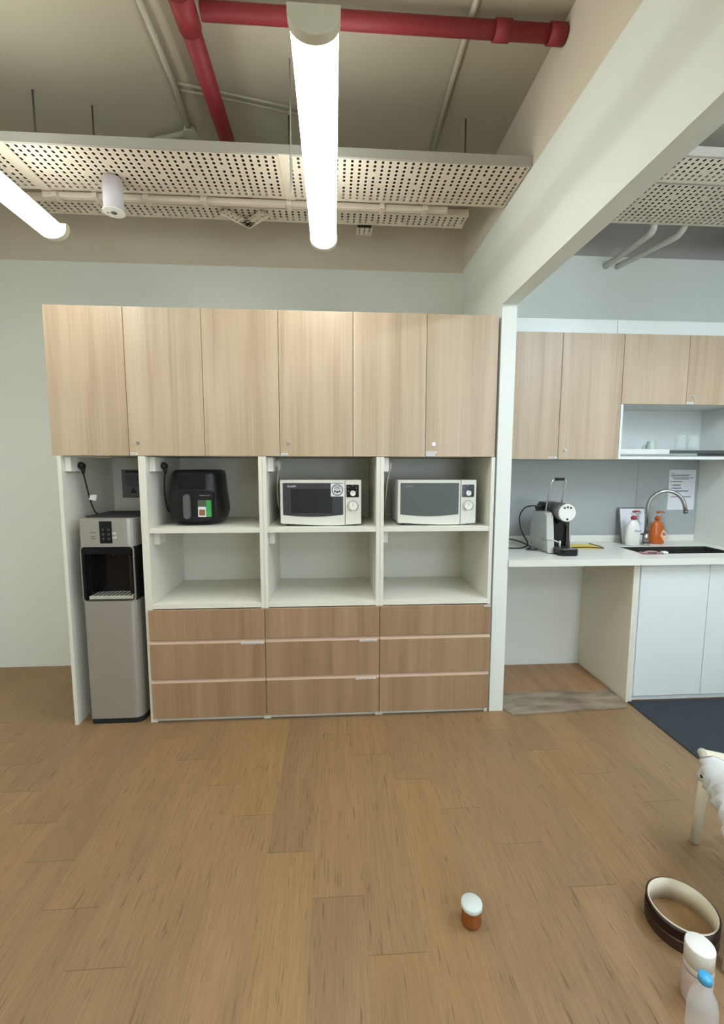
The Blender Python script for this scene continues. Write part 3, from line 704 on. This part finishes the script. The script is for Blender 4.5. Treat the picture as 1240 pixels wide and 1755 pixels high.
tray(PX1+.002, 2.805, -.445, -.258, 'narrow perforated cable tray in the kitchen alcove, nearer the camera', 6)
# rail with brackets
t = thing('conduit_rail', 'pale conduit rail with clips running between the two cable trays', 'conduit', (-1.52, .055, 2.905))
obj('rail', B().box(0, 2.16, 0, .030, 0, .028, .003), TRAYM, t)
for q in (.06, .26, .52, .82, 1.27, 1.40, 1.78, 2.02): obj('clip', B().box(q, q+.026, -.020, .05, -.006, .034, .002), TRAYM, t)
for q in (.25, .95, 2.3): obj('hanger_rod', B().tube([(q, .115, .0), (q, .115, ZC-2.946)], .004, 8), ROD, TRAY2)
# V shaped branch and a short stub belong to the narrow tray
b = B()
for sg in (-1, 1):
    q = B(); perf(q, 0, .20, -.06, 0, 0, cell=.03, rows=2, slot=(.012, .016)); q.box(0, .20, -.001, .004, -.006, .035)
    if sg < 0:
        for v in q.bm.verts: v.co.y = -v.co.y
    for v in q.bm.verts: v.co = Matrix.Rotation(math.radians(-47) if sg > 0 else math.radians(227), 3, 'Z') @ v.co
    me_ = bpy.data.meshes.new('tmp'); q.bm.to_mesh(me_); q.bm.free(); b.bm.from_mesh(me_); bpy.data.meshes.remove(me_)
b.prism([(-.17, -.20), (.17, -.20), (0, -.015)], .030, .034, 'z', mi=1)
V_ = obj('tray_branch', b, [TRAYM, DARKIN], TRAY2, (-.498+1.78, .338-.165, 2.925-2.945))
b = B(); perf(b, 0, .09, 0, .085, 0, cell=.03, rows=4, slot=(.011, .013)); b.box(-.002, .0, 0, .085, -.001, .03).box(.09, .092, 0, .085, -.001, .03).box(-.002, .092, .085, .088, -.001, .03)
b.box(0.001, .089, .001, .084, .022, .026, mi=1)
obj('tray_stub', b, [TRAYM, DARKIN], TRAY2, (.150+1.78, .300-.165, 2.93-2.945))

# hanger rods
for x, y, z0, lb in ((-1.437, -.10, 2.955, 'thin hanger rod above the left end of the wide cable tray'), (-1.202, -.02, 2.955, 'thin hanger rod second from the left above the wide cable tray'),
                     (-.222, -.02, 2.955, 'hanger rod above the tray joint beside the central lamp'), (.697, -.06, 2.955, 'thin hanger rod near the tray end at the partition')):
    tag(obj('hanger_rod', B().tube([(0, 0, 0), (0, 0, ZC-z0-.001)], .0045, 8).cyl(0, 0, 0, .01, .011, n=6), ROD, None, (x, y, z0)), lb, 'rod', 'hanger rods of the cable trays')
tag(obj('hanger_wire', B().tube([(0, 0, 0), (0, 0, ZC-2.79)], .003, 8).box(-.006, .006, -.004, .004, -.05, .10, .002), TRAYG, None, (-.186, -.345, 2.791)), 'long hanger wire with a flat strap just left of the central lamp', 'wire')

# red pipes, ceiling conduits
t = thing('sprinkler_pipe', 'red sprinkler pipe running under the ceiling towards the back wall', 'pipe', (-.562, -.60, 3.238))
obj('pipe', B().tube([(0, 0, 0), (0, 1.395, 0)], .039, 24), RED, t)
obj('tee', B().tube([(0, -.07, 0), (0, .07, 0)], .046, 24), RED, t)
t = thing('sprinkler_pipe', 'red sprinkler pipe running across under the ceiling into the partition', 'pipe', (-.50, -.60, 3.238))
obj('pipe', B().tube([(0, 0, 0), (1.445, 0, 0)], .030, 24), RED, t)
for q in (1.20, 1.425): obj('coupling', B().tube([(q-.05, 0, 0), (q+.015, 0, 0)], .036, 24), RED, t)
def conduit(pts, r, lb, nm='ceiling_conduit', m=CONC):
    p0 = Vector(pts[0]); return tag(obj(nm, B().tube([Vector(p)-p0 for p in pts], r, 12), m, None, p0), lb, 'conduit')
conduit([(-.739, -.62, 3.284), (-.739, -.20, 3.284), (-.759, .07, 3.284)], .013, 'grey ceiling conduit left of the red pipe, ending in a round box')
tag(obj('junction_box', B().cyl(0, 0, 0, .035, .036, .033, 20).tube([(-.02, .0, .015), (-.09, .03, .015), (-.19, .06, .016), (-.24, .09, .014)], .012, 10), CONC, None, (-.759, .10, 3.264)), 'round conduit box with a bent pipe on the ceiling above the wide tray', 'junction box')
conduit([(-.733, -.20, 3.290), (-.45, -.14, 3.290), (-.171, -.082, 3.290)], .006, 'thin ceiling conduit branching right behind the red pipe, nearer the camera')
conduit([(-.735, -.16, 3.291), (-.45, -.105, 3.291), (-.171, -.045, 3.291)], .005, 'thin ceiling conduit branching right behind the red pipe, nearer the wall')
conduit([(.556, -.80, 3.286), (.560, -.30, 3.286), (.571, .169, 3.286)], .012, 'straight ceiling conduit between the central lamp and the partition')
# kitchen pipes
tag(obj('wall_pipe', B().tube(smooth([(1.90, .135, 2.93), (1.905, .16, 2.895), (1.90, .22, 2.885), (1.895, .596, 2.885)]), .019, 16), PVC), 'white pipe bending from the kitchen tray into the wall, left of two', 'pipe', 'white pipes above the oak cabinets')
tag(obj('wall_pipe', B().tube(smooth([(2.09, .135, 2.93), (2.09, .17, 2.90), (2.07, .24, 2.885), (1.975, .596, 2.885)]), .019, 16), PVC), 'white pipe bending from the kitchen tray into the wall, right of two', 'pipe', 'white pipes above the oak cabinets')

# smoke sensor / small camera cylinder
t = thing('ceiling_sensor', 'white cylindrical sensor hanging under the wide cable tray', 'sensor', (-1.085, -.105, 2.752))
obj('housing', B().cyl(0, 0, .006, .155, .046, .046, 32), MAUVE, t)
obj('face', B().cyl(0, 0, 0, .006, .051, .052, 32), WPL, t)
obj('lens', B().cyl(0, 0, -.003, .0, .013, .015, 20).cyl(-.028, .0, -.0015, .0, .005, n=12), SILD, t)

# ------------------------------------------------------------ lamps
def lamp(x, y1, L_, z, label, m=LIT, grp='batten lamps'):
    """batten with wrap-round diffuser, far end at y1, running towards the camera"""
    t = thing('batten_lamp', label, 'ceiling lamp', (x, y1-L_, z), group=grp)
    Wd = .138; hh = .052
    def sec(w, h, z0, n=12): return [(w/2*math.cos(a), z0-h*math.sin(a)) for a in [math.pi*k/n for k in range(n+1)]]
    obj('diffuser', B().prism(sec(Wd*.93, hh*.9, .050), .035, L_-.035, 'y'), m, t)
    obj('housing', B().box(-.036, .036, .01, L_-.01, .0505, .075, .004), WPL, t)
    for y0 in (0, L_-.034): obj('end_cap', B().prism(sec(Wd, hh, .052)[::1]+[(-Wd/2, .074), (Wd/2, .074)], y0, y0+.034, 'y', bev=.004), CAPI, t)
    for q in (.2, L_-.36): obj('hanger', B().tube([(0, q, .0755), (0, q, ZC-z-.001)], .0025, 8), ROD, t)
    return t
lamp(-.045, -.100, 1.165, 2.60, 'lit batten lamp hanging in the centre, in front of the cable tray')
lamp(-1.365, -.115, 1.17, 2.60, 'lit batten lamp entering at the left edge of the photo')
for x, y, lb in ((-.045, -2.9, 'lit batten lamp behind the central one'), (-1.365, -2.9, 'lit batten lamp behind the left one'), (-2.75, -.6, 'lit batten lamp left of the left one'), (-2.75, -3.0, 'lit batten lamp in the far left rear corner of the room')):
    lamp(x, y, 1.17, 2.60, lb, grp='lamps out of view')
for x, y, lb in ((2.05, -.75, 'added unseen cool fill lamp in front of the sink counter, kitchen side'), (2.05, -3.0, 'added unseen cool fill lamp far behind the sink counter, kitchen side')):
    lamp(x, y, 1.17, 2.60, lb, m=LITC, grp='cool fill lamps added out of view')  # out-of-view lamps added to make the kitchen side brighter and cooler

# ------------------------------------------------------------ foreground right
t = thing('candle_jar', 'small copper glass jar with silver lid on the wooden floor', 'jar', (.447, -1.236, 0))
obj('jar', B().lathe([(0, 0), (.028, 0), (.032, .004), (.033, .012), (.031, .016), (.031, .054), (.029, .057), (0, .057)]), COPPER, t)
obj('lid', B().lathe([(0, .0572), (.033, .0572), (.0345, .060), (.0345, .070), (.032, .0725), (0, .0725)]), LID, t)

t = thing('edging_roll', 'dark brown ring of edging with cream inside lying on the floor', 'roll', (1.130, -1.290, 0))
Rr = .101
obj('outer_band', B().lathe([(Rr, 0), (Rr, .034)], n=64).lathe([(Rr, .040), (Rr, .074), (Rr-.005, .074), (Rr-.005, .0), (Rr, 0)], n=64), BRN, t)
obj('light_stripe', B().lathe([(Rr+.0015, .0345), (Rr+.0015, .0395), (Rr-.001, .0395), (Rr-.001, .0345)], n=64, close=True), BRN2, t)
obj('cream_liner', B().lathe([(Rr-.0055, .0), (Rr-.0055, .0765), (Rr-.0085, .0765), (Rr-.0085, .0)], n=64, close=True), CREAM, t)
b = B(); pts = []
for k in range(40):
    a = math.radians(150+k*2.6); pts.append((a, Rr+.002+.010*math.sin(math.pi*k/39)))
V = [[b.bm.verts.new((r*math.cos(a), r*math.sin(a), z)) for z in (.048, .076)] for a, r in pts]
for q, s in zip(V, V[1:]): b.bm.faces.new((q[0], s[0], s[1], q[1]))
bmesh.ops.solidify(b.bm, geom=b.bm.faces, thickness=.001)
obj('loose_strip', b, BRN, t)

t = thing('spray_can', 'white cylindrical bottle with a flat white cap at the bottom right corner', 'bottle', (1.018, -1.482, 0))
obj('cap', B().lathe([(0, .170), (.0335, .170), (.0355, .168), (.036, .165), (.0355, .115), (0, .115)], n=40), WPL, t)
obj('bottle', B().lathe([(0, 0), (.034, 0), (.036, .004), (.036, .108), (.034, .1145), (0, .1145)], n=40), mat('dusty_pink_plastic', (206, 188, 180), .35, noise=.08, nscale=60), t)
obj('label_print', B().lathe([(.0363, .095), (.0363, .100)], n=40), INKL, t)
t = thing('water_bottle', 'clear plastic water bottle with blue cap in front of the white bottle', 'bottle', (.918, -1.606, 0))
obj('cap', B().lathe([(0, .240), (.013, .240), (.0148, .238), (.0155, .224), (0, .224)], n=28), BLUE, t)
obj('bottle', B().lathe([(0, 0), (.028, 0), (.033, .006), (.033, .05), (.031, .06), (.033, .07), (.033, .15), (.028, .18), (.016, .205), (.0125, .212), (.0125, .2235), (0, .2235)], n=40), CLEAR, t)

# stool with bag
ax = Vector((-.47, -.883, 0)).normalized(); bx = Vector((.883, -.47, 0)).normalized()
rz = math.atan2(bx.y, bx.x)        # local +x = bx, local -y = ax
t = thing('stool', 'white plastic stool with round legs at the right edge of the photo', 'stool', (1.436, -.980, 0), rz=rz)
SS = .43
obj('seat', B().box(0, SS, -SS, 0, .378, .400, .009, seg=3).tube([(.004, -.004, .386), (.004, -SS+.004, .386)], .016, 14), CREAM, t)
def leg(x, y, dx, dy): obj('leg', B().tube([(x, y, .378), (x+dx, y+dy, .004)], [.020, .0165], 18), CREAM, t); 
leg(.022, -.022, -.018, .018); leg(SS-.022, -.022, .018, .018); leg(SS-.022, -SS+.022, .018, -.018); leg(.022, -SS+.022, -.050, -.118)
# plastic bag draped on the stool edge
t = thing('plastic_bag', 'crumpled white plastic bag draped over the edge of the cream stool', 'bag', (1.436, -.980, .402), rz=rz)
b = B(); nu, nv = 26, 22; V = []
for i in range(nu+1):
    for j in range(nv+1):
        u_, v_ = i/nu, j/nv                      # u along the edge, v from seat down
        yy = -.095-.34*u_
        wgt = v_*1.0
        s = v_*(.222+.012*math.sin(9*u_))
        if s < .16: xx, zz = .16-s, .012
        else:
            q = s-.16; xx, zz = -.0165-.004*math.sin(min(1, q/.07)*math.pi), .012-q
            yy -= .15*q
        k_ = .008*math.sin(19*u_+7*v_)+.005*math.sin(33*u_-13*v_)+random.uniform(-.002, .002)
        if s < .16: zz += abs(k_)*1.2+.012*math.sin(math.pi*u_)
        else: xx -= abs(k_)*1.4
        V.append(b.bm.verts.new((xx, yy, zz)))
for i in range(nu):
    for j in range(nv):
        f = b.bm.faces.new((V[i*(nv+1)+j], V[(i+1)*(nv+1)+j], V[(i+1)*(nv+1)+j+1], V[i*(nv+1)+j+1])); f.smooth = True
bmesh.ops.solidify(b.bm, geom=b.bm.faces, thickness=.002)
obj('film', b, BAGM, t)
obj('printed_dot', B().prism(circ(-.150, -.030, .006, 12), -.034, -.028, 'x'), BLK, t)
